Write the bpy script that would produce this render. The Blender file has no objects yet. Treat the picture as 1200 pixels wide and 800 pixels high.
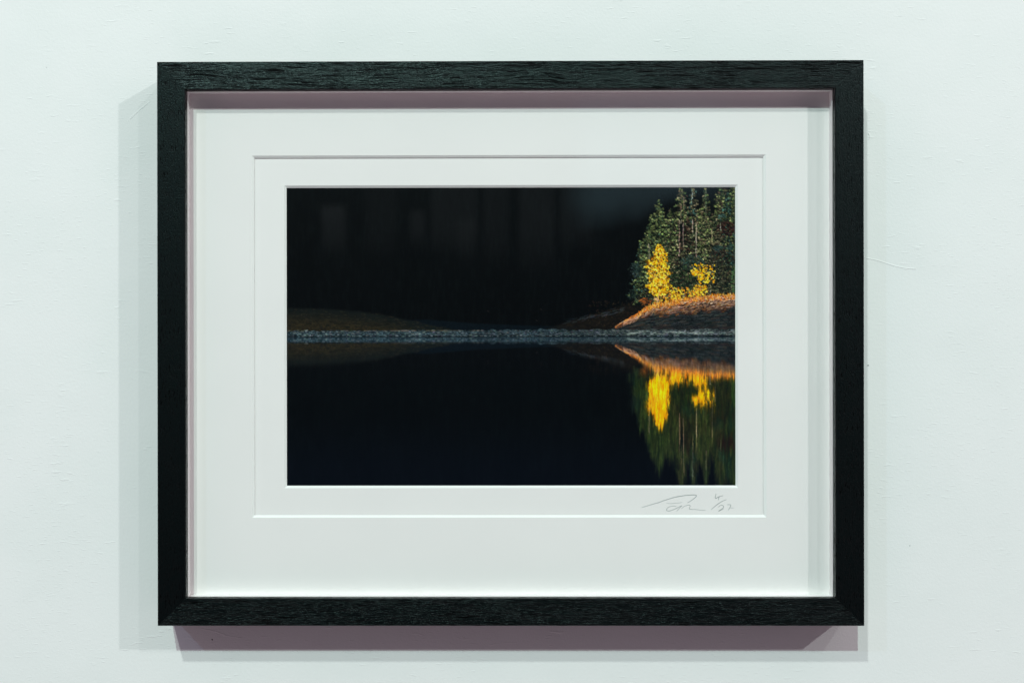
import bpy, math, random
import numpy as np
from mathutils import Vector

SC = bpy.context.scene
COL = SC.collection
rng = np.random.default_rng(11)
random.seed(11)

# ------------------------------------------------------------------ camera
HC = 1.5                      # height of the frame's centre above the floor
DEPTH = 0.032                 # depth of the box frame, wall face at y = 0
L = 0.721                     # camera to the frame's front face
K = 0.55e-3                   # metres per photograph pixel on the front face
VX, VY = 552.0, 413.0         # where the camera's perpendicular meets the frame
CX, CY = 598.2, 402.3         # centre of the frame in the photograph
CAMX, CAMZ = (VX - CX) * K, HC - (VY - CY) * K
cam_data = bpy.data.cameras.new('camera')
cam = bpy.data.objects.new('camera', cam_data)
COL.objects.link(cam)
SC.camera = cam
YAW, ROLL = 0.0055, 0.0013
cam.location = (CAMX, -(DEPTH + L), CAMZ)
cam.rotation_euler = (math.radians(90), ROLL, YAW)
cam_data.sensor_width = 36.0
cam_data.lens = L / K / 1200 * 36
cam_data.shift_x = (600 - VX) / 1200 + math.tan(YAW) * L / K / 1200 + 0.0004
cam_data.shift_y = (VY - 400) / 1200 + 0.0003
cam_data.clip_start = 0.02
cam_data.clip_end = 50

SC.view_settings.view_transform = 'Standard'
SC.view_settings.look = 'None'
SC.view_settings.exposure = 0
SC.view_settings.gamma = 1
SC.render.engine = 'CYCLES'
SC.cycles.max_bounces = 8
SC.cycles.transparent_max_bounces = 12
SC.cycles.caustics_reflective = False
SC.cycles.caustics_refractive = False


def wpos(px, py, d=0.0):
    """photo pixel on the plane d metres behind the frame's front face -> world x, z"""
    s = (L + d) / L
    return CAMX + (px - VX) * K * s, CAMZ - (py - VY) * K * s


# ------------------------------------------------------------------ world (dim gallery room round the camera)
world = bpy.data.worlds.new('World')
SC.world = world
world.use_nodes = True
wn, wl = world.node_tree.nodes, world.node_tree.links
wn.clear()


def N(tree, kind, **kw):
    n = tree.nodes.new(kind)
    for k, v in kw.items():
        setattr(n, k, v)
    return n


def mrange(tree, src, a, b, c=0.0, d=1.0, smooth=True):
    n = tree.nodes.new('ShaderNodeMapRange')
    n.interpolation_type = 'SMOOTHSTEP' if smooth else 'LINEAR'
    n.inputs['From Min'].default_value = a
    n.inputs['From Max'].default_value = b
    n.inputs['To Min'].default_value = c
    n.inputs['To Max'].default_value = d
    tree.links.new(src, n.inputs['Value'])
    return n.outputs['Result']


def math_n(tree, op, a, b=None):
    n = tree.nodes.new('ShaderNodeMath')
    n.operation = op
    for i, v in enumerate((a, b)):
        if v is None:
            continue
        if isinstance(v, (int, float)):
            n.inputs[i].default_value = v
        else:
            tree.links.new(v, n.inputs[i])
    return n.outputs[0]


def mixc(tree, f, a, b, blend='MIX'):
    n = tree.nodes.new('ShaderNodeMix')
    n.data_type = 'RGBA'
    n.blend_type = blend
    if isinstance(f, (int, float)):
        n.inputs[0].default_value = f
    else:
        tree.links.new(f, n.inputs[0])
    for i, v in ((6, a), (7, b)):
        if isinstance(v, tuple):
            n.inputs[i].default_value = (*v, 1) if len(v) == 3 else v
        else:
            tree.links.new(v, n.inputs[i])
    return n.outputs[2]


T = world.node_tree
tc = N(T, 'ShaderNodeTexCoord')
sep = N(T, 'ShaderNodeSeparateXYZ')
wl.new(tc.outputs['Generated'], sep.inputs[0])
front = math_n(T, 'MULTIPLY', sep.outputs[1], -1.0)
cone = mrange(T, front, 0.52, 0.80)
high = mrange(T, sep.outputs[2], 0.055, 0.12)
lowcut = mrange(T, sep.outputs[2], 0.17, 0.25, 1.0, 0.08)


def opening(x0, x1, z0, z1, level):
    """one paler doorway or shelf bay on the far side of the room, as a soft-edged direction window"""
    e = 0.004
    m = math_n(T, 'MULTIPLY', mrange(T, sep.outputs[0], x0 - e, x0 + e), mrange(T, sep.outputs[0], x1 - e, x1 + e, 1.0, 0.0))
    n = math_n(T, 'MULTIPLY', mrange(T, sep.outputs[2], z0 - 0.012, z0 + 0.012), mrange(T, sep.outputs[2], z1 - e, z1 + e, 1.0, 0.0))
    return math_n(T, 'MULTIPLY', math_n(T, 'MULTIPLY', m, n), level)


blk = None
for r5 in ((-0.131, -0.110, 0.090, 0.130, 0.75), (-0.131, -0.113, 0.120, 0.127, 0.4), (-0.093, -0.066, 0.085, 0.150, 0.28),
           (-0.053, -0.041, 0.098, 0.126, 0.7), (-0.035, 0.006, 0.092, 0.150, 0.55), (-0.012, 0.004, 0.080, 0.118, 0.35),
           (0.012, 0.034, 0.084, 0.150, 0.45), (0.043, 0.074, 0.070, 0.150, 0.6), (0.079, 0.108, 0.096, 0.150, 0.5)):
    o5 = opening(*r5)
    blk = o5 if blk is None else math_n(T, 'ADD', blk, o5)
# shelves and door openings far behind the camera, then one paler wall patch high up
shelf = math_n(T, 'MULTIPLY', math_n(T, 'MULTIPLY', blk, high), mrange(T, sep.outputs[0], 0.10, 0.15, 1.0, 0.3))
edge = T.nodes.new('ShaderNodeTexNoise')
edge.inputs['Scale'].default_value = 14
wl.new(tc.outputs['Generated'], edge.inputs['Vector'])
zz = math_n(T, 'ADD', sep.outputs[2], math_n(T, 'MULTIPLY', math_n(T, 'SUBTRACT', edge.outputs['Fac'], 0.5), 0.06))
pale = math_n(T, 'MULTIPLY', mrange(T, zz, 0.112, 0.142), mrange(T, sep.outputs[0], 0.075, 0.115))
pale = math_n(T, 'MULTIPLY', pale, mrange(T, sep.outputs[0], 0.19, 0.24, 1.0, 0.1))
far_room = mixc(T, math_n(T, 'MULTIPLY', shelf, lowcut), (0.012, 0.020, 0.036), (0.17, 0.20, 0.225))
room = mixc(T, math_n(T, 'MULTIPLY', pale, lowcut), far_room, (0.36, 0.62, 0.74))
amb = mixc(T, cone, (0.53, 0.395, 0.440), room)
bg = N(T, 'ShaderNodeBackground')
bg.inputs['Strength'].default_value = 1.0
wl.new(amb, bg.inputs['Color'])
wo = N(T, 'ShaderNodeOutputWorld')
wl.new(bg.outputs[0], wo.inputs[0])


# ------------------------------------------------------------------ gallery spotlights
def lamp(name, sx, sy, Z, col, size):
    """sx, sy: sideways and upward run of the lamp per metre out from the wall"""
    pos = Vector((sx * Z, -Z, HC + sy * Z))
    aim = Vector((0, 0, HC))
    d = aim - pos
    m = max(col)
    power = m * math.pi ** 2 * d.length ** 2 / (0.8 * (Z / d.length))
    li = bpy.data.lights.new(name, 'AREA')
    li.shape = 'DISK'
    li.size = size * d.length
    li.energy = power
    li.color = tuple(c / m for c in col)
    o = bpy.data.objects.new(name, li)
    COL.objects.link(o)
    o.location = pos
    o.rotation_euler = d.to_track_quat('-Z', 'Y').to_euler()
    return o


lamp('gallery_spotlight', -0.34, 0.93, 2.8, (0.190, 0.208, 0.198), 0.028)
lamp('gallery_spotlight', -0.165, 0.735, 5.0, (0.190, 0.268, 0.236), 0.015)
lamp('gallery_spotlight', 1.03, 0.69, 3.4, (0.110, 0.112, 0.111), 0.022)
lamp('gallery_spotlight', 0.61, 0.75, 3.3, (0.040, 0.042, 0.041), 0.022)
lamp('gallery_spotlight', -0.77, 0.74, 4.5, (0.018, 0.026, 0.036), 0.016)


# ------------------------------------------------------------------ helpers
def mat(name):
    m = bpy.data.materials.new(name)
    m.use_nodes = True
    t = m.node_tree
    return m, t, t.nodes['Principled BSDF']


def add_mesh(name, verts, faces, material, parent=None, smooth=False):
    me = bpy.data.meshes.new(name)
    me.from_pydata([tuple(v) for v in verts], [], faces)
    me.validate()
    me.update()
    if material:
        me.materials.append(material)
    if smooth:
        me.polygons.foreach_set('use_smooth', [True] * len(me.polygons))
    o = bpy.data.objects.new(name, me)
    COL.objects.link(o)
    if parent:
        o.parent = parent
        o.matrix_parent_inverse = parent.matrix_world.inverted()
    return o


def bevel(o, w, seg=2):
    b = o.modifiers.new('edge', 'BEVEL')
    b.width = w
    b.segments = seg
    b.limit_method = 'ANGLE'
    b.angle_limit = math.radians(40)


def recalc(o):
    import bmesh
    bm = bmesh.new()
    bm.from_mesh(o.data)
    bmesh.ops.recalc_face_normals(bm, faces=bm.faces)
    bm.to_mesh(o.data)
    bm.free()


def bump(t, h, strength, dist, bsdf, prev=None):
    b = t.nodes.new('ShaderNodeBump')
    b.inputs['Strength'].default_value = strength
    b.inputs['Distance'].default_value = dist
    t.links.new(h, b.inputs['Height'])
    if prev is not None:
        t.links.new(prev, b.inputs['Normal'])
    if bsdf:
        t.links.new(b.outputs[0], bsdf.inputs['Normal'])
    return b.outputs[0]


def noise(t, vec, scale, detail=3, rough=0.5, dist=0.0):
    n = t.nodes.new('ShaderNodeTexNoise')
    n.inputs['Scale'].default_value = scale
    n.inputs['Detail'].default_value = detail
    n.inputs['Roughness'].default_value = rough
    n.inputs['Distortion'].default_value = dist
    t.links.new(vec, n.inputs['Vector'])
    return n.outputs['Fac']


def mapping(t, vec, scale=(1, 1, 1), rot=(0, 0, 0), loc=(0, 0, 0)):
    n = t.nodes.new('ShaderNodeMapping')
    n.inputs['Scale'].default_value = scale
    n.inputs['Rotation'].default_value = rot
    n.inputs['Location'].default_value = loc
    t.links.new(vec, n.inputs['Vector'])
    return n.outputs[0]


# ------------------------------------------------------------------ materials
def wall_material():
    m, t, b = mat('painted_plaster')
    v = t.nodes.new('ShaderNodeTexCoord').outputs['Object']
    big = noise(t, v, 3.0, 3)
    mid = noise(t, v, 14.0, 4)
    c = mixc(t, mrange(t, big, 0.3, 0.7), (0.79, 0.805, 0.80), (0.81, 0.81, 0.81))
    c = mixc(t, mrange(t, mid, 0.40, 0.66, 0, 0.6), c, (0.765, 0.785, 0.778))
    t.links.new(c, b.inputs['Base Color'])
    b.inputs['Roughness'].default_value = 0.62
    b.inputs['Specular IOR Level'].default_value = 0.25
    # low swells, roller stipple, and the short slanted strokes of the filler knife
    n0 = bump(t, noise(t, v, 26, 2), 0.35, 0.0012, None)
    n1 = bump(t, noise(t, v, 480, 4, 0.65), 0.50, 0.00028, None, n0)
    sl = mapping(t, v, (90, 90, 420), (0, math.radians(-24), 0))
    st = mrange(t, noise(t, sl, 1.0, 2, 0.5), 0.60, 0.72)
    gate = mrange(t, noise(t, v, 28, 2), 0.50, 0.62)
    n2 = bump(t, math_n(t, 'MULTIPLY', st, gate), 0.5, 0.00024, None, n1)
    sl2 = mapping(t, v, (160, 160, 900), (0, math.radians(9), 0))
    st2 = mrange(t, noise(t, sl2, 1.0, 1, 0.5), 0.63, 0.74)
    bump(t, math_n(t, 'MULTIPLY', st2, mrange(t, noise(t, v, 11, 1), 0.45, 0.6)), 0.4, 0.00022, b, n2)
    return m


def wood_material(name, vertical):
    """black-stained open-grained oak; grain runs along the rail"""
    m, t, b = mat(name)
    v = t.nodes.new('ShaderNodeTexCoord').outputs['Object']
    # gentle wander of the grain
    dn = t.nodes.new('ShaderNodeTexNoise')
    dn.inputs['Scale'].default_value = 1.0
    dn.inputs['Detail'].default_value = 2
    t.links.new(mapping(t, v, (26, 26, 60) if not vertical else (60, 26, 26)), dn.inputs['Vector'])
    sub = t.nodes.new('ShaderNodeVectorMath')
    sub.operation = 'SUBTRACT'
    t.links.new(dn.outputs['Color'], sub.inputs[0])
    sub.inputs[1].default_value = (0.5, 0.5, 0.5)
    sc = t.nodes.new('ShaderNodeVectorMath')
    sc.operation = 'MULTIPLY'
    sc.inputs[1].default_value = (0.0, 0.0, 0.0075) if not vertical else (0.0045, 0.0, 0.0)
    t.links.new(sub.outputs[0], sc.inputs[0])
    ad = t.nodes.new('ShaderNodeVectorMath')
    ad.operation = 'ADD'
    t.links.new(v, ad.inputs[0])
    t.links.new(sc.outputs[0], ad.inputs[1])
    w = ad.outputs[0]
    if not vertical:
        g1 = noise(t, mapping(t, w, (48, 600, 1700)), 1.0, 3, 0.6)
        g2 = noise(t, mapping(t, w, (210, 700, 2300), loc=(3, 1, 2)), 1.0, 2, 0.6)
        g3 = noise(t, mapping(t, w, (30, 100, 330), loc=(7, 1, 2)), 1.0, 2, 0.5)
    else:
        g1 = noise(t, mapping(t, w, (1600, 500, 170)), 1.0, 3, 0.6)
        g2 = noise(t, mapping(t, w, (1900, 900, 900), loc=(3, 1, 2)), 1.0, 2, 0.6)
        g3 = noise(t, mapping(t, w, (330, 100, 50), loc=(7, 1, 2)), 1.0, 2, 0.5)
    g4 = noise(t, mapping(t, v, (22, 60, 70), loc=(1, 5, 2)), 1.0, 2, 0.5)
    pores = mrange(t, math_n(t, 'ADD', g1, math_n(t, 'MULTIPLY', g4, 0.22)), 0.465, 0.565)
    fine = mrange(t, g2, 0.35, 0.62)
    h = math_n(t, 'ADD', math_n(t, 'MULTIPLY', pores, 1.0), math_n(t, 'MULTIPLY', fine, 0.45))
    h = math_n(t, 'ADD', h, math_n(t, 'MULTIPLY', g3, 1.2))
    c = mixc(t, pores, (0.0, 0.0001, 0.0001), (0.0008, 0.0014, 0.0015))
    t.links.new(c, b.inputs['Base Color'])
    rf = mrange(t, pores, 0, 1, 0.46, 0.34)
    t.links.new(mrange(t, pores, 0, 1, 0.05, 0.27), b.inputs['Specular IOR Level'])
    t.links.new(rf, b.inputs['Roughness'])
    b.inputs['Specular IOR Level'].default_value = 0.20
    b.inputs['Specular Tint'].default_value = (0.74, 1.0, 1.0, 1)
    bump(t, h, 0.7 if not vertical else 0.45, 0.00022, b)
    return m


def plain(name, col, rough=0.8, spec=0.3, fibre=0.0):
    m, t, b = mat(name)
    b.inputs['Roughness'].default_value = rough
    b.inputs['Specular IOR Level'].default_value = spec
    v = t.nodes.new('ShaderNodeTexCoord').outputs['Object']
    n = noise(t, v, 18, 3)
    c = mixc(t, mrange(t, n, 0.3, 0.7), tuple(x * 0.985 for x in col), col)
    t.links.new(c, b.inputs['Base Color'])
    if fibre:
        bump(t, noise(t, v, 1400, 3, 0.6), fibre, 0.00008, b)
    return m


def glass_material():
    """clear picture glass: light passes straight on, the surface mirrors by its angle"""
    m = bpy.data.materials.new('picture_glass')
    m.use_nodes = True
    t = m.node_tree
    t.nodes.clear()
    out = t.nodes.new('ShaderNodeOutputMaterial')
    lw = t.nodes.new('ShaderNodeLayerWeight')
    lw.inputs['Blend'].default_value = 0.5
    p = math_n(t, 'POWER', lw.outputs['Facing'], 5.0)
    f = math_n(t, 'ADD', math_n(t, 'MULTIPLY', p, 0.96), 0.02)
    tr = t.nodes.new('ShaderNodeBsdfTransparent')
    tr.inputs[0].default_value = (0.985, 0.992, 0.989, 1)
    gl = t.nodes.new('ShaderNodeBsdfGlossy')
    gl.inputs['Roughness'].default_value = 0.02
    mx = t.nodes.new('ShaderNodeMixShader')
    t.links.new(f, mx.inputs[0])
    t.links.new(tr.outputs[0], mx.inputs[1])
    t.links.new(gl.outputs[0], mx.inputs[2])
    t.links.new(mx.outputs[0], out.inputs[0])
    return m


M_WALL = wall_material()
M_WOOD_H = wood_material('black_oak_lengthwise', False)
M_WOOD_V = wood_material('black_oak_upright', True)
M_MAT = plain('white_mat_board', (0.915, 0.870, 0.868), 0.9, 0.15, 0.35)
M_CORE = plain('mat_core', (0.95, 0.94, 0.93), 0.9, 0.15)
M_SPACER = plain('white_spacer', (0.94, 0.91, 0.915), 0.75, 0.25)
M_BACK = plain('backing_card', (0.32, 0.25, 0.18), 0.9, 0.2)
M_GRAPH = plain('pencil_graphite', (0.27, 0.30, 0.30), 0.6, 0.4)
M_HOLE = plain('dark_hole', (0.03, 0.03, 0.03), 0.9, 0.1)
M_GLASS = glass_material()
M_STEEL = plain('zinc_hanger', (0.4, 0.4, 0.4), 0.4, 0.5)

# ------------------------------------------------------------------ the wall
# front face at y = 0, a slab with a finely divided front so that the bump has something to sit on
wall = add_mesh('wall',
                [(-3.2, 0, 0), (3.2, 0, 0), (3.2, 0, 3.4), (-3.2, 0, 3.4),
                 (-3.2, 0.2, 0), (3.2, 0.2, 0), (3.2, 0.2, 3.4), (-3.2, 0.2, 3.4)],
                [(0, 1, 2, 3), (5, 4, 7, 6), (4, 0, 3, 7), (1, 5, 6, 2), (3, 2, 6, 7), (4, 5, 1, 0)], M_WALL)
recalc(wall)
wall['kind'] = 'structure'
wall['label'] = 'white painted plaster wall behind the black framed picture'
wall['category'] = 'wall'


def ribbon(name, pts, width, y0, lift, material, parent, taper=True):
    """a low raised ridge following pts [(x, z)] on a plane facing -y at y0"""
    vs, fs = [], []
    n = len(pts)
    for i, (x, z) in enumerate(pts):
        a = pts[max(i - 1, 0)]
        c = pts[min(i + 1, n - 1)]
        tx, tz = c[0] - a[0], c[1] - a[1]
        l = math.hypot(tx, tz) or 1
        nx, nz = -tz / l, tx / l
        k = width / 2 * ((0.45 + 0.55 * math.sin(math.pi * min(max(i / (n - 1), 0.06), 0.94))) if taper else 1)
        vs += [(x + nx * k, y0, z + nz * k), (x, y0 - lift, z), (x - nx * k, y0, z - nz * k)]
        if i:
            b = 3 * i
            fs += [(b - 3, b, b + 1, b - 2), (b - 2, b + 1, b + 2, b - 1)]
    return add_mesh(name, vs, fs, material, parent)


def smooth_path(p, steps=6):
    out = []
    P = [p[0]] + list(p) + [p[-1]]
    for i in range(1, len(P) - 2):
        for s in range(steps):
            u = s / steps
            q = []
            for k in (0, 1):
                a, b, c, d = P[i - 1][k], P[i][k], P[i + 1][k], P[i + 2][k]
                q.append(0.5 * (2 * b + (c - a) * u + (2 * a - 5 * b + 4 * c - d) * u * u + (3 * b - a - 3 * c + d) * u ** 3))
            out.append(tuple(q))
    out.append(tuple(p[-1]))
    return out


def wall_px(pts):
    return [wpos(x, y, DEPTH) for x, y in pts]


# raised hairline in the paint to the right of the frame, and small marks
ribbon('paint_ridge', smooth_path(wall_px([(1004, 300), (1016, 303), (1028, 305.5), (1040, 309.5), (1052, 313), (1064, 315), (1073, 315.8)])),
       0.0012, -0.00002, 0.00016, M_WALL, wall)


def chip(name, px, py, r, material, squash=1.0):
    x, z = wpos(px, py, DEPTH)
    vs = [(x, -0.00012, z)]
    n = 9
    for i in range(n):
        a = 2 * math.pi * i / n
        rr = r * (0.7 + 0.5 * random.random())
        vs.append((x + rr * math.cos(a), -0.00003, z + rr * math.sin(a) * squash))
    return add_mesh(name, vs, [(0, 1 + (i + 1) % n, 1 + i) for i in range(n)], material, wall)


M_CHIP = plain('grey_chip', (0.30, 0.32, 0.32), 0.9, 0.1)
chip('paint_chip', 1016.8, 428.3, 0.00075, M_CHIP, 0.6)
chip('paint_chip', 248.3, 748.5, 0.00050, M_HOLE)
chip('paint_chip', 1065.2, 638.8, 0.00050, M_CHIP, 0.7)
chip('paint_chip', 54.5, 77.5, 0.0004, M_CHIP, 0.5)
ribbon('paint_ridge', smooth_path(wall_px([(176, 118), (168, 124), (160, 131), (153, 138)])), 0.0012, -0.00002, 0.00009, M_WALL, wall)
ribbon('paint_ridge', smooth_path(wall_px([(163, 128), (156, 134), (150, 141)])), 0.0012, -0.00002, 0.00008, M_WALL, wall)
ribbon('paint_ridge', smooth_path(wall_px([(236, 736), (252, 739), (266, 744), (284, 747)])), 0.0012, -0.00002, 0.00008, M_WALL, wall)
ribbon('paint_ridge', smooth_path(wall_px([(1017, 157), (1019, 160), (1018, 165)])), 0.0010, -0.00002, 0.00025, M_WALL, wall)

# ------------------------------------------------------------------ the framed print
YF = -DEPTH                               # front face of the frame
ox0, oz1 = wpos(184.2, 71.3)
ox1, oz0 = wpos(1012.3, 732.6)
ix0, iz1 = wpos(217.5, 104.2)
ix1, iz0 = wpos(978.8, 700.2)
LIP = 0.0054
Y_GLASS = YF + LIP + 0.0003
Y_MAT = YF + 0.0143
MAT_T = 0.0011
GAP = 0.0005
Y_MAT2 = Y_MAT + MAT_T + GAP
Y_PRINT = Y_MAT2 + MAT_T + 0.0002
REB = 0.0045                              # rebate: the frame behind the lip is narrower by this much

root = bpy.data.objects.new('framed_photograph', None)
COL.objects.link(root)
root.location = (0, -0.001, oz0)
root['label'] = 'black wooden frame with white mats round a dark lake photograph, hung on the wall'
root['category'] = 'framed picture'
bpy.context.view_layer.update()


def rail(which):
    """one mitred rail: outer wall full depth, lip over the glass, rebate behind"""
    B = -0.0006                            # back edge, a hair off the wall
    # profile: (t, y) with t = 0 outside, 1 inside opening edge, 2 rebate edge
    q, q2 = 0.0004, 0.00055
    prof = [('o', YF + q), ('p', YF), ('j', YF), ('i', YF + q2), ('i', YF + LIP), ('r', YF + LIP), ('r', B), ('o', B)]
    X = {'o': (ox0, ox1), 'p': (ox0 + q, ox1 - q), 'j': (ix0 - q2, ix1 + q2), 'i': (ix0, ix1), 'r': (ix0 - REB, ix1 + REB)}
    Z = {'o': (oz0, oz1), 'p': (oz0 + q, oz1 - q), 'j': (iz0 - q2, iz1 + q2), 'i': (iz0, iz1), 'r': (iz0 - REB, iz1 + REB)}
    vs = []
    e = 0.000008                             # hairline of the mitre joint
    for end in (0, 1):
        for k, y in prof:
            if which == 'top':
                vs.append((X[k][end] + (e if end == 0 else -e), y, Z[k][1]))
            elif which == 'bottom':
                vs.append((X[k][end] + (e if end == 0 else -e), y, Z[k][0]))
            elif which == 'left':
                vs.append((X[k][0], y, Z[k][end] + (e if end == 0 else -e)))
            else:
                vs.append((X[k][1], y, Z[k][end] + (e if end == 0 else -e)))
    n = len(prof)
    fs = [tuple(range(n)), tuple(range(2 * n - 1, n - 1, -1))]
    for i in range(n):
        j = (i + 1) % n
        fs.append((i, i + n, j + n, j))
    o = add_mesh('frame_rail', vs, fs, M_WOOD_H if which in ('top', 'bottom') else M_WOOD_V, root)
    recalc(o)
    return o


for w_ in ('top', 'bottom', 'left', 'right'):
    rail(w_)


def box(name, x0, x1, y0, y1, z0, z1, material, parent=root):
    vs = [(x, y, z) for x in (x0, x1) for y in (y0, y1) for z in (z0, z1)]
    fs = [(0, 1, 3, 2), (4, 6, 7, 5), (0, 4, 5, 1), (2, 3, 7, 6), (0, 2, 6, 4), (1, 5, 7, 3)]
    o = add_mesh(name, vs, fs, material, parent)
    recalc(o)
    return o


# glass sheet
box('glass', ix0 - REB + 0.0003, ix1 + REB - 0.0003, Y_GLASS, Y_GLASS + 0.0019, iz0 - REB + 0.0003, iz1 + REB - 0.0003, M_GLASS)
# white spacer strips between the glass and the mat
ys0, ys1 = Y_GLASS + 0.0021, Y_MAT - 0.0001
sp = 0.0006
ST = 0.0036
box('spacer_strip', ix0 - sp - ST, ix0 - sp, ys0, ys1, iz0 - sp - ST, iz1 + sp + ST, M_SPACER)
box('spacer_strip', ix1 + sp, ix1 + sp + ST, ys0, ys1, iz0 - sp - ST, iz1 + sp + ST, M_SPACER)
box('spacer_strip', ix0 - sp + 0.0001, ix1 + sp - 0.0001, ys0, ys1, iz1 + sp, iz1 + sp + ST, M_SPACER)
box('spacer_strip', ix0 - sp + 0.0001, ix1 + sp - 0.0001, ys0, ys1, iz0 - sp - ST, iz0 - sp, M_SPACER)


def mat_board(name, y, win, t=MAT_T):
    """board with a 45 degree bevelled window; win = back edge of the bevel (x0, x1, z0, z1)"""
    a, c = REB - 0.0004, t * 1.35
    x0, x1, z0, z1 = win
    rings = [
        [(ix0 - a, iz0 - a), (ix1 + a, iz0 - a), (ix1 + a, iz1 + a), (ix0 - a, iz1 + a)],      # outer front
        [(x0 - c, z0 - c), (x1 + c, z0 - c), (x1 + c, z1 + c), (x0 - c, z1 + c)],              # window front
        [(x0, z0), (x1, z0), (x1, z1), (x0, z1)],                                              # window back
        [(ix0 - a, iz0 - a), (ix1 + a, iz0 - a), (ix1 + a, iz1 + a), (ix0 - a, iz1 + a)],      # outer back
    ]
    ys = [y, y, y + t, y + t]
    vs = [(p[0], yy, p[1]) for r, yy in zip(rings, ys) for p in r]
    fs = []
    for r in range(4):
        q = (r + 1) % 4
        for i in range(4):
            j = (i + 1) % 4
            fs.append((r * 4 + i, r * 4 + j, q * 4 + j, q * 4 + i))
    o = add_mesh(name, vs, fs, M_MAT, root)
    recalc(o)
    o.data.materials.append(M_CORE)
    for p in o.data.polygons:
        n = p.normal
        if 0.3 < abs(n.y) < 0.9:
            p.material_index = 1
    return o


dA = Y_MAT + MAT_T - YF
dB = Y_MAT2 + MAT_T - YF
wx0, wz1 = wpos(298.6, 184.6, dA)
wx1, wz0 = wpos(894.6, 602.8, dA)
mat_board('outer_mat', Y_MAT, (wx0, wx1, wz0, wz1))
px0, pz1 = wpos(336.4, 219.7, dB)
px1, pz0 = wpos(861.8, 568.3, dB)
mat2 = mat_board('inner_mat', Y_MAT2, (px0, px1, pz0, pz1))
box('backing_board', ix0 - REB + 0.0006, ix1 + REB - 0.0006, Y_PRINT + 0.0016, Y_PRINT + 0.0046, iz0 - REB + 0.0006, iz1 + REB - 0.0006, M_BACK)


# ------------------------------------------------------------------ the printed picture (ink on paper)
S = 2.0
AX0, AX1, AY0, AY1 = 333.0, 865.0, 216.0, 571.5
HOR = 393.7
W_, H_ = int((AX1 - AX0) * S), int((AY1 - AY0) * S)
HU = int((HOR - AY0) * S) + 1
yy, xx = np.mgrid[0:H_, 0:W_].astype(np.float64)
PX = AX0 + (xx + 0.5) / S
PY = AY0 + (yy + 0.5) / S
img = np.zeros((H_, W_, 3))


def vnoise(shape, cx, cy, seed=0, octaves=3):
    r = np.random.default_rng(seed)
    h, w = shape
    out = np.zeros(shape)
    amp, tot = 1.0, 0.0
    for _ in range(octaves):
        gh, gw = int(h / cy) + 3, int(w / cx) + 3
        g = r.random((gh, gw))
        ys_, xs_ = np.arange(h) / cy, np.arange(w) / cx
        yi, xi = ys_.astype(int), xs_.astype(int)
        fy, fx = ys_ - yi, xs_ - xi
        fy, fx = fy * fy * (3 - 2 * fy), fx * fx * (3 - 2 * fx)
        a = g[yi][:, xi]; b = g[yi][:, xi + 1]; c = g[yi + 1][:, xi]; d = g[yi + 1][:, xi + 1]
        fy = fy[:, None]; fx = fx[None, :]
        out += amp * ((a * (1 - fx) + b * fx) * (1 - fy) + (c * (1 - fx) + d * fx) * fy)
        tot += amp
        amp *= 0.5
        cx = max(cx / 2, 1.0); cy = max(cy / 2, 1.0)
    return out / tot


def sstep(a, b, x):
    t = np.clip((x - a) / (b - a), 0, 1)
    return t * t * (3 - 2 * t)


def blend(mask, col):
    global img
    img = img * (1 - mask[..., None]) + np.asarray(col, float) * mask[..., None] if np.ndim(col) == 1 \
        else img * (1 - mask[..., None]) + col * mask[..., None]


def dab(x, y, dx, dy, w, col, a=1.0):
    """short stroke from (x, y) by (dx, dy) in photo pixels, w = half width"""
    x0, x1 = min(x, x + dx) - w - 1, max(x, x + dx) + w + 1
    y0, y1 = min(y, y + dy) - w - 1, max(y, y + dy) + w + 1
    c0, c1 = max(int((x0 - AX0) * S), 0), min(int((x1 - AX0) * S) + 1, W_)
    r0, r1 = max(int((y0 - AY0) * S), 0), min(int((y1 - AY0) * S) + 1, H_)
    if c0 >= c1 or r0 >= r1:
        return
    X, Y = PX[r0:r1, c0:c1] - x, PY[r0:r1, c0:c1] - y
    l2 = dx * dx + dy * dy
    u = np.clip((X * dx + Y * dy) / l2, 0, 1) if l2 > 1e-9 else 0
    d = np.hypot(X - u * dx, Y - u * dy)
    m = np.clip((w - d) * S * 0.8 + 0.5, 0, 1) * a
    img[r0:r1, c0:c1] = img[r0:r1, c0:c1] * (1 - m[..., None]) + np.asarray(col, float) * m[..., None]


def jit(c, s=14):
    k = rng.normal(0, s)
    return np.clip(np.asarray(c, float) + k + rng.normal(0, s * 0.35, 3), 0, 255)


R = rng.uniform
sh = (H_, W_)
# dark forest wall in shade
f1 = vnoise(sh, 44, 90, 1)
f2 = vnoise(sh, 7, 60, 2)
base = np.stack([3 + 4 * f1 + 3 * f2, 6 + 5 * f1 + 3 * f2, 8 + 6 * f1 + 3 * f2], -1)
f3 = vnoise(sh, 4, 26, 3)
img = base * 0.45 + np.stack([3 * f3, 5 * f3, 5 * f3], -1) * (f1[..., None] > 0.0) * sstep(0.45, 0.75, f3)[..., None]
n1 = vnoise(sh, 3.5, 2.5, 5, 2)
n2 = vnoise(sh, 14, 5, 6)
# far low blue shore line
blend(sstep(0, 1.5, PY - np.interp(PX, [470, 500, 560, 640, 700], [374, 373, 378, 381, 380])) * sstep(455, 500, PX) * (1 - sstep(650, 700, PX)) * 0.8,
      np.stack([4 + 6 * n1, 12 + 10 * n1, 18 + 12 * n1], -1))
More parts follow.
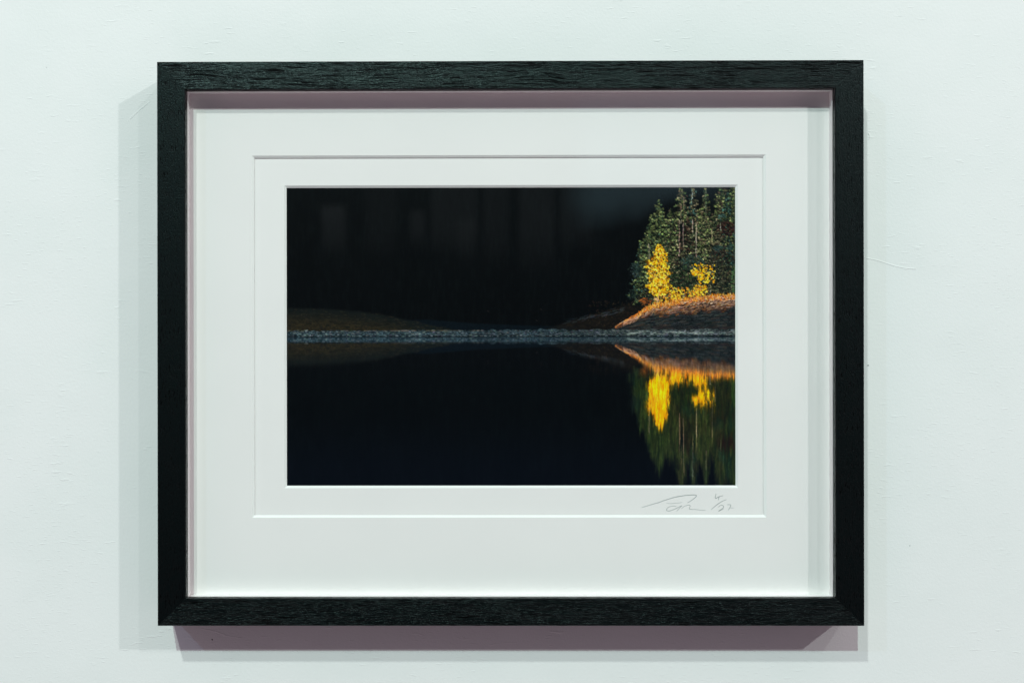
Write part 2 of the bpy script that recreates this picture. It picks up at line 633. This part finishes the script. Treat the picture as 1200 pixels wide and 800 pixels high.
# left hill in deep shade
top = np.interp(PX, [333, 360, 390, 420, 450, 480, 510, 545], [359, 360, 361, 363.5, 367.5, 374, 381, 387])
k = sstep(-1.0, 2.5, PY - top)
depth = sstep(0, 22, PY - top)
hc = np.stack([18 + 34 * depth * (0.3 + n1), 24 + 24 * depth * (0.2 + n1), 23 + 8 * depth * n1], -1)
blend(k * (0.55 + 0.45 * n2), hc)
for _ in range(420):                                    # dry scrub on the shaded mound
    x = 334 + 190 * R() ** 1.1
    yt = float(np.interp(x, [333, 360, 390, 420, 450, 480, 510, 545], [359, 360, 361, 363.5, 367.5, 374, 381, 387]))
    y = yt + (386.5 - yt) * R()
    dab(x, y, R(0.5, 4), R(-.4, .6), R(.25, .5), jit((46, 42, 30) if R() < .5 else (12, 18, 18), 7), 0.5)
# dim slope to the right of the middle
top = np.interp(PX, [640, 660, 680, 700, 720, 745, 780], [384, 378, 372, 366, 360, 352, 346])
k = sstep(-1, 3, PY - top) * (PX > 640) * (0.35 + 0.65 * n2)
blend(k, np.stack([16 + 20 * n1, 15 + 15 * n1, 15 + 6 * n1], -1))
for _ in range(70):
    x = R(658, 730); y = 379 - (x - 655) * 0.21 + rng.normal(0, 1.4)
    dab(x, y, R(2, 6), -R(0.6, 1.6), 0.35, jit((52, 62, 70), 12), 0.45)
for _ in range(120):
    x = R(690, 745); y = R(352, 384)
    dab(x, y, R(-1, 2), R(-1.5, 0), 0.5, jit((45, 34, 24), 10), 0.5)
for x, y in ((634, 362), (629, 375), (572, 364)):
    dab(x, y, 1, 0.5, 0.8, (34, 32, 32), 0.7)

# right bank, the dark wet rock below and the sunlit grass above
bank = [(700, 388), (718, 384.5), (724, 381.5), (735, 375), (748, 368), (756, 361.5), (768, 357), (790, 353), (815, 349.5), (840, 347), (866, 346)]
bx, by = [p[0] for p in bank], [p[1] for p in bank]
bt = np.interp(PX, bx, by)
k = sstep(-0.5, 1.0, PY - bt) * (PX > 712)
rock = np.stack([14 + 26 * n1, 20 + 26 * n1, 22 + 26 * n1], -1)
blend(k, rock)
for _ in range(420):
    x = R(735, 864); y = R(np.interp(x, bx, by) + 8, 386)
    dab(x, y, R(3, 10), -R(0.3, 1.8), R(0.25, 0.5), jit([(58, 68, 68), (12, 18, 20), (66, 54, 46)][int(R() * 3)], 10), 0.55)
for _ in range(80):                                   # brown red underlayer at the waterline shadow
    x = R(730, 862); dab(x, R(382, 386), R(3, 8), R(-.5, .5), 0.4, jit((40, 36, 34), 6), 0.5)


# ---- conifers
def conifer(x0, ytop, ybase, w, lit, dens=1.0, bare=0.0, shade=(8, 14, 11)):
    """whorl under whorl of boughs; every bough ends in small feathery sprays, shadow underneath"""
    hgt = ybase - ytop
    y = ytop
    dab(x0, ytop - 1.5, 0, 4, 0.35, jit(np.array(lit[0]) * 0.8, 8), 0.8)
    while y < min(ybase, 355):
        t = (y - ytop) / hgt
        reach = w * (0.06 + 0.94 * min(t * 1.5, 1.0) ** 0.95)
        for side in (-1, 1):
            ln = reach * R(0.35, 1.3)
            droop = R(-0.30, 0.50)
            yb = y + R(-1.1, 1.1)
            dab(x0, yb + 1.0, side * ln * 0.7, ln * droop + 0.9, R(0.7, 1.2), jit(shade, 3), 0.6)
            tone = R(0.6, 1.15)
            u = 0.3 if (bare and t > bare) else R(0, 0.2)
            while u < 1.0:
                cx, cy = x0 + side * u * ln, yb + droop * u * ln + rng.normal(0, .75)
                k_ = tone * R(0.5, 1.22)
                c0 = np.array(lit[int(R() * len(lit))])
                dab(cx, cy + 0.9, side * 1.2, 0.5, 0.8, jit(shade, 3), 0.7)
                for q in range(int(2 + 3 * dens)):
                    an = R(-1.35, 1.15)
                    l = R(0.5, 1.6)
                    dab(cx + rng.normal(0, .4), cy + rng.normal(0, .35), side * l * math.cos(an), l * math.sin(an),
                        R(0.20, 0.40), jit(c0 * k_ * R(0.55, 1.25), 6), R(0.6, 1.0))
                u += R(1.3, 2.4) / max(ln, 1.5)
        y += R(1.3, 2.3)


GREEN = [(132, 148, 88), (112, 134, 78), (158, 168, 108), (92, 116, 70), (70, 96, 70)]
OLIVE = [(142, 140, 98), (124, 124, 88), (168, 158, 122), (98, 108, 76), (104, 88, 68)]
TEAL = [(60, 96, 88), (48, 80, 74), (84, 116, 106), (42, 66, 58)]
BROWN = [(96, 68, 54), (70, 48, 40), (110, 92, 72), (54, 60, 44)]
# back filling of the grove
gl = np.interp(PY, [218, 240, 262, 280, 300, 330, 352], [800, 790, 768, 756, 748, 745, 742])
k = sstep(-2, 6, PX - gl) * (PY < 358) * sstep(236, 262, PY)
blend(k * 0.9, np.stack([9 + 14 * n1, 15 + 16 * n1, 14 + 10 * n1], -1))
# grey-blue haze band in the corner behind the tree tops
conifer(862, 190, 352, 26, GREEN, 1.5)
conifer(846, 206, 350, 22, GREEN + OLIVE, 1.6)
conifer(853, 228, 350, 18, GREEN + TEAL, 1.4)
conifer(813, 219, 345, 15, TEAL + OLIVE, 1.6, 0.3)
conifer(827, 221, 345, 14, GREEN + OLIVE, 1.6, 0.4)
conifer(760, 266, 354, 17, GREEN + TEAL, 1.4)
conifer(751, 284, 354, 11, TEAL + GREEN, 1.2)
conifer(779, 264, 345, 18, GREEN, 1.5)
conifer(786, 246, 345, 18, GREEN + OLIVE, 1.5)
conifer(772, 236, 330, 20, GREEN, 1.8)
conifer(764, 254, 335, 15, GREEN, 1.6)
conifer(799, 215, 345, 20, OLIVE + GREEN, 1.7, 0.3)
conifer(806, 256, 350, 20, OLIVE + BROWN, 1.4)
conifer(834, 256, 350, 18, OLIVE + GREEN, 1.6)
conifer(822, 244, 350, 16, OLIVE + GREEN, 1.5)
conifer(842, 262, 350, 16, OLIVE, 1.2)


def patch(cx, cy, rx, ry, cols, n, w=(0.3, 0.7), a=0.8, f=(0.5, 1.1)):
    for _ in range(n):
        u, v = R(0, 2 * math.pi), R() ** 0.5
        x, y = cx + rx * v * math.cos(u), cy + ry * v * math.sin(u)
        dab(x, y, R(-1.6, 1.6), R(-0.6, 1.2), R(*w), jit(np.array(cols[int(R() * len(cols))]) * R(*f), 8), a)


patch(852, 268, 12, 9, [(70, 40, 34), (24, 16, 16)], 260)
patch(848, 300, 16, 12, [(60, 40, 34), (20, 30, 26), (40, 66, 60)], 320)
patch(846, 254, 5, 3, TEAL, 50)
patch(842, 291, 6, 3, TEAL, 60, f=(.5, .8))
patch(856, 290, 4, 3, TEAL, 30, f=(.5, .8))
patch(812, 308, 14, 10, TEAL + [(40, 52, 44)], 260, f=(0.4, 0.9))
patch(848, 325, 15, 18, [(34, 46, 36), (14, 20, 18), (58, 66, 48)], 420)
patch(802, 326, 14, 14, [(30, 52, 34), (12, 20, 16), (62, 84, 50)], 360)
patch(745, 316, 8, 8, [(74, 100, 96), (44, 66, 66)], 110, f=(0.4, 0.8))
patch(742, 345, 8, 6, [(36, 52, 46), (14, 24, 24)], 80)
patch(758, 347, 10, 8, [(16, 22, 18), (60, 50, 36)], 120)
patch(861, 330, 3, 22, [(66, 100, 60), (90, 130, 80)], 90)
# trunks catching the sun
for x, y0, y1, c in ((798.6, 240, 262, (150, 132, 118)), (801, 262, 290, (160, 132, 122)), (796.5, 258, 300, (176, 152, 140)), (801.5, 232, 244, (160, 140, 120)),
                     (811.5, 222, 238, (160, 176, 170)), (816.3, 262, 300, (190, 172, 156)), (761, 286, 306, (160, 140, 132)), (812, 258, 272, (205, 182, 160)),
                     (834.6, 270, 284, (190, 172, 132)), (827.5, 224, 250, (100, 116, 92)), (845, 262, 270, (150, 160, 140)), (832.5, 340, 348, (206, 200, 190))):
    y = y0
    while y < y1:
        l = R(1, 3)
        dab(x + rng.normal(0, 0.25), y, rng.normal(0, .2), l, R(0.35, 0.6), jit(c, 14), R(0.55, 0.95))
        y += l + R(0.3, 2.2)


# ---- golden birches and bushes
GOLD = [(250, 196, 20), (255, 214, 52), (242, 172, 16), (255, 226, 92), (226, 150, 18)]


def leaves(n, fx, cols=GOLD, w=(0.5, 1.05), dark=0.25):
    for _ in range(n):
        x, y = fx()
        if R() < dark:
            dab(x, y, R(-.8, .8), R(-.8, .8), R(0.4, 0.8), jit((112, 66, 10), 16), 0.75)
        else:
            dab(x, y, R(-.9, .9), R(-.9, .9), R(*w), jit(cols[int(R() * len(cols))], 10), 0.95)


def birch():
    y = 286 + 60 * R() ** 0.72
    lo = np.interp(y, [286, 292, 298, 302, 307, 314, 322, 330, 336, 342, 346], [771.5, 768, 766, 763, 756, 755.5, 759, 760, 757, 761, 767])
    hi = np.interp(y, [286, 292, 298, 304, 312, 320, 328, 334, 340, 346], [773, 778, 784, 783, 785, 787, 784, 788, 786, 780])
    lobes = 0.86 + 0.16 * math.sin(y * 0.83) + 0.10 * math.sin(y * 2.1 + 1)
    c = (lo + hi) / 2
    return c + R(-1, 1) * (hi - lo) / 2 * lobes, y


for _ in range(260):
    x, y = birch()
    dab(x, y, R(-1, 1), R(-1, 1), R(1.0, 1.8), jit((120, 78, 12), 12), 0.55)
leaves(1000, birch, dark=0.24)
for _ in range(60):                                     # gaps into the crown
    x, y = birch()
    dab(x, y, R(-1.2, 1.2), R(-.6, .6), R(0.45, 0.8), jit((74, 58, 20), 10), 0.8)
dab(773, 342, -2, 12, 0.6, (190, 150, 110), 0.8)
leaves(60, lambda: (R(811, 826), R(309, 323)), dark=0.12, w=(0.4, .9))
leaves(70, lambda: (R(819, 838), R(311, 331)), dark=0.12, w=(0.4, .9))
leaves(34, lambda: (R(818, 832), R(322, 332)), dark=0.15, w=(0.4, .9))
leaves(26, lambda: (R(810, 815), R(317, 322)), dark=0.3, w=(0.4, .8))
YO = GOLD + [(236, 140, 30), (214, 150, 60), (230, 190, 60)]
leaves(120, lambda: (R(814, 829), 346 - R() * 12 * 1), YO, dark=0.3, w=(.4, .9))
leaves(210, lambda: (R(786, 820), 352 - R() ** 1.3 * 15), YO, dark=0.3, w=(.4, .9))
leaves(150, lambda: (R(766, 800), 356 - R() ** 1.3 * 14), YO, dark=0.3, w=(.4, .8))
leaves(90, lambda: (R(834, 850), 351 - R() ** 1.3 * 7), [(206, 160, 50), (226, 180, 60), (150, 90, 30)], dark=0.3, w=(.35, .7))
leaves(60, lambda: (R(850, 863), 352 - R() ** 1.3 * 5), [(170, 100, 50), (190, 130, 60), (90, 60, 36)], dark=0.3, w=(.35, .7))
patch(757, 353, 7, 4, [(150, 84, 40), (70, 40, 26), (190, 104, 40)], 90)
patch(770, 352, 4, 5, [(216, 190, 150), (230, 170, 100)], 40)

for _ in range(26):                                     # pale twigs and stems in the gold
    x, y = birch()
    dab(x, y, (772.5 - x) * 0.35, R(1.5, 4), 0.22, jit((214, 178, 120), 14), 0.7)

# ---- sunlit grass and stones on the bank
ORG = [(238, 132, 30), (250, 152, 44), (222, 112, 32), (246, 178, 92), (206, 108, 40)]
PAL = [(236, 206, 182), (206, 166, 142), (172, 128, 106), (140, 92, 76), (84, 56, 50), (46, 34, 36)]
thick_x, thick_y = [720, 735, 750, 770, 800, 830, 864], [3, 6, 8, 14, 18, 18, 15]
edge_n = vnoise((1, W_), 16, 1, 51, 3)[0]
for i in range(3600):
    x = 721 + 143 * R() ** 0.92
    t = R()
    th = float(np.interp(x, thick_x, thick_y)) * (0.6 + 0.8 * edge_n[min(int((x - AX0) * S), W_ - 1)])
    y = float(np.interp(x, bx, by)) + t * th + rng.normal(0, 0.4) - 0.8
    wo_ = math.exp(-((x - 760) / 30) ** 2)
    pr = wo_ * 0.7 + 0.55 if t < 0.4 else 0.15 + 0.45 * wo_
    f = 1.15 - 0.75 * t
    rr = R()
    if rr < 0.06 + 0.62 * t:
        c = jit((56, 38, 30), 10)
    elif R() < pr:
        c = jit(np.array(ORG[int(R() * 5)]) * (0.8 + 0.35 * R()) * (1.0 - 0.35 * t), 12)
    else:
        c = jit(np.array(PAL[int(R() * 6)]) * f, 12)
    sl = -0.45 if x < 765 else (-0.30 if t > 0.3 else -0.12)
    l = R(0.8, 4.0)
    dab(x, y, l, l * (sl + rng.normal(0, .22)), R(0.2, 0.42), c, R(0.5, 0.9))
for _ in range(14):
    x = R(800, 862)
    dab(x, float(np.interp(x, bx, by)) + R(1, 5), R(2, 5), -R(0.2, .8), 0.5, jit((236, 110, 52), 14), 0.8)

for _ in range(520):                                    # dry grass stems and pale driftwood catching the sun
    x = 730 + 134 * R() ** 0.9
    t = R() ** 1.2
    y = float(np.interp(x, bx, by)) + 1.0 + t * float(np.interp(x, thick_x, thick_y)) * 0.85
    c = [(244, 216, 190), (226, 180, 150), (214, 152, 118), (240, 168, 96), (188, 140, 118)][int(R() * 5)]
    l = R(1.0, 4.5)
    dab(x, y, l, l * ((-0.5 if x < 765 else -0.25) + rng.normal(0, .15)), R(0.18, 0.36), jit(np.array(c) * (1.05 - 0.45 * t), 12), R(0.5, 0.95))
for _ in range(520):                                    # upright grass and low shrubs along the crest
    x = 748 + 114 * R() ** 1.25
    yb = float(np.interp(x, bx, by)) + R(-1.0, 4.5)
    c = [(246, 150, 36), (252, 176, 60), (226, 122, 30), (240, 196, 110), (150, 84, 30), (84, 48, 26)][int(R() * 6)]
    f = 1.05 if x < 800 else 0.95
    dab(x, yb, rng.normal(0, .5), -R(0.8, 2.6), R(0.22, 0.42), jit(np.array(c) * f, 12), R(0.6, 1.0))
for _ in range(16):                                     # boulders with their shaded side
    x = R(765, 860)
    yb = float(np.interp(x, bx, by)) + R(1.5, 9)
    r_ = R(0.5, 1.1)
    dab(x + 0.5, yb + 0.7, r_ * 1.6, 0.2, r_, jit((40, 28, 30), 6), 0.8)
    dab(x, yb, r_ * 1.5, -0.2, r_ * 0.75, jit((222, 186, 160), 16), 0.85)

# ---- pebble bar: the pale band just above the water
n3 = vnoise(sh, 2.2, 1.3, 21, 2)
n4 = vnoise(sh, 40, 6, 22)
bt2 = np.interp(PX, [333, 560, 640, 864], [387.0, 386.6, 385.6, 386.0])
k = sstep(-0.5, 0.7, PY - bt2 - (vnoise(sh, 14, 40, 41, 3) - 0.5) * 4.5)
tint = sstep(640, 740, PX)[..., None]
bright = ((0.35 + 0.8 * n3) * (0.7 + 0.6 * vnoise(sh, 22, 30, 43, 2)))[..., None]
colL = np.array([66, 88, 98.]) * bright * (0.65 + 0.6 * n4[..., None])
colR = np.array([82, 94, 94.]) * bright
blend(k, colL * (1 - tint) + colR * tint)
for _ in range(1500):
    x = R(336, 864); y = 386.4 + 6.6 * R()
    wh = np.interp(x, [336, 350, 420, 480, 600, 700, 864], [0.6, 0.9, 0.6, 0.7, 0.55, 0.6, 0.7])
    if R() < 0.5:
        dab(x, y, R(.5, 2.5), R(-.3, .3), R(0.25, 0.5), jit(np.array((150, 168, 172)) * wh * R(0.6, 1.15), 20), 0.65)
    else:
        dab(x, y, R(.5, 2.5), R(-.3, .3), R(0.3, 0.5), jit((14, 24, 30), 6), 0.75)
for _ in range(60):                                     # thin warm line along the top of the bar, left
    x = R(400, 560); dab(x, 386.9, R(2, 6), 0, 0.3, jit((110, 100, 86), 14), 0.5)
for _ in range(130):
    x = R(735, 860); dab(x, R(387.5, 392.2), R(1, 5), rng.normal(0, .7), 0.3, jit((140, 156, 152), 26), 0.5)
for x, y, dx, dy in ((736, 391.5, 5, -2.0), (763, 391.6, 6, -2.6), (740, 390.4, 12, -1.2), (796, 388.5, 20, 2.4), (812, 389.4, 10, 1.6), (780, 388.8, 14, 0.4)):
    dab(x, y, dx, dy, 0.32, (170, 184, 180), 0.7)
blend(sstep(392.2, 393.2, PY) * (0.35 + 0.65 * vnoise(sh, 18, 40, 44, 2)), (9, 15, 18))

# ---- the lake: mirror, pulled vertically, darker with depth
up = img[:HU].copy()
src_lin = up
cs = np.concatenate([np.zeros((1, W_, 3)), np.cumsum(src_lin, 0)], 0)
rows = np.arange(HU, H_)
jitc = (vnoise((1, W_), 3, 1, 31, 2)[0] - 0.5)
jitr = vnoise((H_, W_), 5, 7, 33, 2) - 0.5
cols_idx = np.arange(W_)
for r_ in rows:
    dpx = (r_ - HU) / S
    srow = 2 * HU - r_ - 1
    blur = 0.25 + np.clip((dpx - 20) / 22, 0, 1) * 4.0 + dpx * 0.008
    off = (jitc * np.clip(dpx - 28, 0, 60) * 0.16 + jitr[r_] * np.clip(dpx - 20, 0, 40) * 0.10) * S
    a = np.clip(np.round(srow + off - blur * S), 0, HU - 1).astype(int)
    b = np.clip(np.round(srow + off + blur * S), 0, HU - 1).astype(int) + 1
    b = np.maximum(b, a + 1)
    ci = np.clip(cols_idx + np.round((jitr[r_] * np.clip(dpx - 30, 0, 20) * 0.06) * S).astype(int), 0, W_ - 1)
    v = (cs[b, ci] - cs[a, ci]) / (b - a)[:, None]
    img[r_] = v
low = img[HU:]
lowPX, lowPY = PX[HU:], PY[HU:]
lum = low.mean(-1, keepdims=True)
# deeper, more saturated mirror colours
far = sstep(425, 445, lowPY)[..., None]
sat = lum + (low - lum) * (1.0 + 0.30 * far)
sc_ = 0.92 - 0.16 * sstep(400, 560, lowPY)[..., None]
warm = np.clip((low[..., 0:1] - low[..., 2:3] - 60) / 60, 0, 1)
low2 = np.clip(sat, 0, 255) * (sc_ + np.array([0.42, 0.27, 0.0]) * warm * far)
green = (1 - warm) * far * np.clip(lum / 40, 0, 1)
low2 = low2 * (1 - green * (1 - np.array([0.80, 0.84, 0.60])))
# water of its own: blue black
wb = sstep(470, 560, lowPY)[..., None] * np.array([2.0, 4.0, 9.0])
img[HU:] = np.clip(low2, 0, 255) + wb + np.array([1.5, 2.5, 4.0])
for _ in range(260):                                    # stones breaking the mirror line
    x = R(336, 864)
    dab(x, 393.3 + rng.normal(0, .35), R(0.5, 3), 0, R(.25, .5), jit((96, 112, 116) if R() < .45 else (12, 18, 22), 16), 0.8)
strip = sstep(393.4, 394.2, PY) * (1 - sstep(399.5, 402.0, PY))
blend(strip * 0.55, img * 0.8 + np.array([6, 14, 18.]))
blend(sstep(399.8, 400.6, PY) * (1 - sstep(401.2, 402.2, PY)) * 0.5, (10, 16, 20))
# pale trunks mirrored as long thin lines
for x, y0, y1, c, a in ((761, 478, 508, (150, 128, 110), .5), (796.5, 484, 520, (150, 120, 104), .6), (801, 490, 553, (150, 124, 108), .5),
                        (816.3, 478, 512, (190, 166, 130), .75), (812, 530, 558, (120, 124, 118), .45), (827.5, 528, 550, (120, 116, 90), .45),
                        (834.6, 470, 512, (120, 104, 80), .45), (838, 440, 470, (150, 120, 90), .4), (832, 432, 450, (190, 160, 140), .5)):
    y = y0
    while y < y1:
        l = R(4, 10)
        dab(x + rng.normal(0, 0.15), y, 0, min(l, y1 - y), 0.45, jit(c, 10), a * R(0.5, 1))
        y += l
img = np.clip(img, 0, 255)

lin = img / 255
lin = np.where(lin <= 0.04045, lin / 12.92, ((lin + 0.055) / 1.055) ** 2.4)
ink = np.clip(lin * np.array([1.25, 1.12, 1.12]) , 0.0004, 0.92)


def make_print():
    d = Y_PRINT - YF
    s = (L + d) / L
    gx = CAMX + (PX - VX) * K * s
    gz = CAMZ - (PY - VY) * K * s
    n = W_ * H_
    co = np.zeros((n, 3), np.float32)
    co[:, 0] = gx.ravel(); co[:, 1] = Y_PRINT - root.location.y; co[:, 2] = gz.ravel() - root.location.z
    idx = np.arange(n).reshape(H_, W_)
    a, b, c, e = idx[:-1, :-1].ravel(), idx[1:, :-1].ravel(), idx[1:, 1:].ravel(), idx[:-1, 1:].ravel()
    quads = np.stack([a, b, c, e], -1).astype(np.int32)
    me = bpy.data.meshes.new('photo_print')
    me.vertices.add(n)
    me.vertices.foreach_set('co', co.ravel())
    me.loops.add(quads.size)
    me.loops.foreach_set('vertex_index', quads.ravel())
    me.polygons.add(len(quads))
    me.polygons.foreach_set('loop_start', np.arange(0, quads.size, 4, dtype=np.int32))
    me.update(calc_edges=True)
    ca = me.color_attributes.new('ink', 'FLOAT_COLOR', 'POINT')
    rgba = np.ones((n, 4), np.float32)
    rgba[:, :3] = ink.reshape(-1, 3)
    ca.data.foreach_set('color', rgba.ravel())
    m, t, b_ = mat('photo_paper')
    at = t.nodes.new('ShaderNodeAttribute')
    at.attribute_name = 'ink'
    t.links.new(at.outputs['Color'], b_.inputs['Base Color'])
    b_.inputs['Roughness'].default_value = 0.35
    b_.inputs['Specular IOR Level'].default_value = 0.1
    me.materials.append(m)
    o = bpy.data.objects.new('photo_print', me)
    COL.objects.link(o)
    o.parent = root
    o['label'] = 'dark lake photograph with golden birches mirrored at its right side'
    return o


make_print()


# ------------------------------------------------------------------ pencil signature and edition number on the inner mat
def pen(name, strokes, ox, oy, k):
    vs, fs = [], []
    dm = Y_MAT2 - YF
    for width, pts in strokes:
        path = smooth_path([wpos(ox + x / k, oy + y / k, dm) for x, y in pts], 7)
        n = len(path)
        b0 = len(vs)
        for i, (x, z) in enumerate(path):
            a, c = path[max(i - 1, 0)], path[min(i + 1, n - 1)]
            tx, tz = c[0] - a[0], c[1] - a[1]
            l = math.hypot(tx, tz) or 1
            kx = width * 0.5e-3 * (0.35 + 0.65 * math.sin(math.pi * min(max(i / (n - 1), .12), .88)) ** .5) * R(0.8, 1.1)
            vs += [(x - tz / l * kx, Y_MAT2 - 0.00004, z + tx / l * kx), (x + tz / l * kx, Y_MAT2 - 0.00004, z - tx / l * kx)]
            if i:
                q = b0 + 2 * i
                fs.append((q - 2, q, q + 1, q - 1))
    return add_mesh(name, vs, fs, M_GRAPH, root)


pen('signature', [
    (0.42, [(35, 328), (140, 298), (260, 262), (340, 240), (410, 212), (500, 184), (600, 154), (700, 134), (790, 120), (880, 113), (950, 110), (985, 115), (990, 130), (965, 160), (920, 195), (880, 222), (835, 248)]),
    (0.22, [(465, 255), (540, 262), (620, 255), (700, 248), (740, 238)]),
    (0.32, [(640, 308), (570, 305), (510, 322), (475, 350), (470, 382), (500, 392), (545, 384), (610, 358), (680, 325), (735, 298), (700, 335), (665, 372), (648, 398)]),
    (0.30, [(730, 350), (770, 315), (810, 298), (860, 288), (882, 305), (872, 335), (868, 358), (900, 364), (980, 366), (1060, 376), (1150, 380)]),
], 750, 572, 15.0)
pen('edition_number', [
    (0.38, [(328, 185), (318, 240), (305, 290), (325, 318), (370, 290), (430, 268), (520, 240)]),
    (0.34, [(420, 250), (405, 300), (395, 365)]),
    (0.36, [(610, 350), (540, 375), (450, 425), (340, 500), (250, 575), (190, 625)]),
    (0.34, [(395, 560), (430, 520), (480, 500), (530, 525), (530, 570), (480, 610), (395, 668), (460, 640), (540, 600)]),
    (0.34, [(635, 490), (680, 488), (735, 500), (712, 560), (665, 640)]),
    (0.20, [(690, 575), (760, 576), (830, 578)]),
], 825, 570, 23.5)

# hanging hardware behind the frame: two D-ring plates on the side rails
for sx in (-1, 1):
    x = sx * 0.2195
    box('wall_hanger', x - 0.006, x + 0.006, -0.0006, -0.0001, oz1 - 0.10, oz1 - 0.06, M_STEEL)
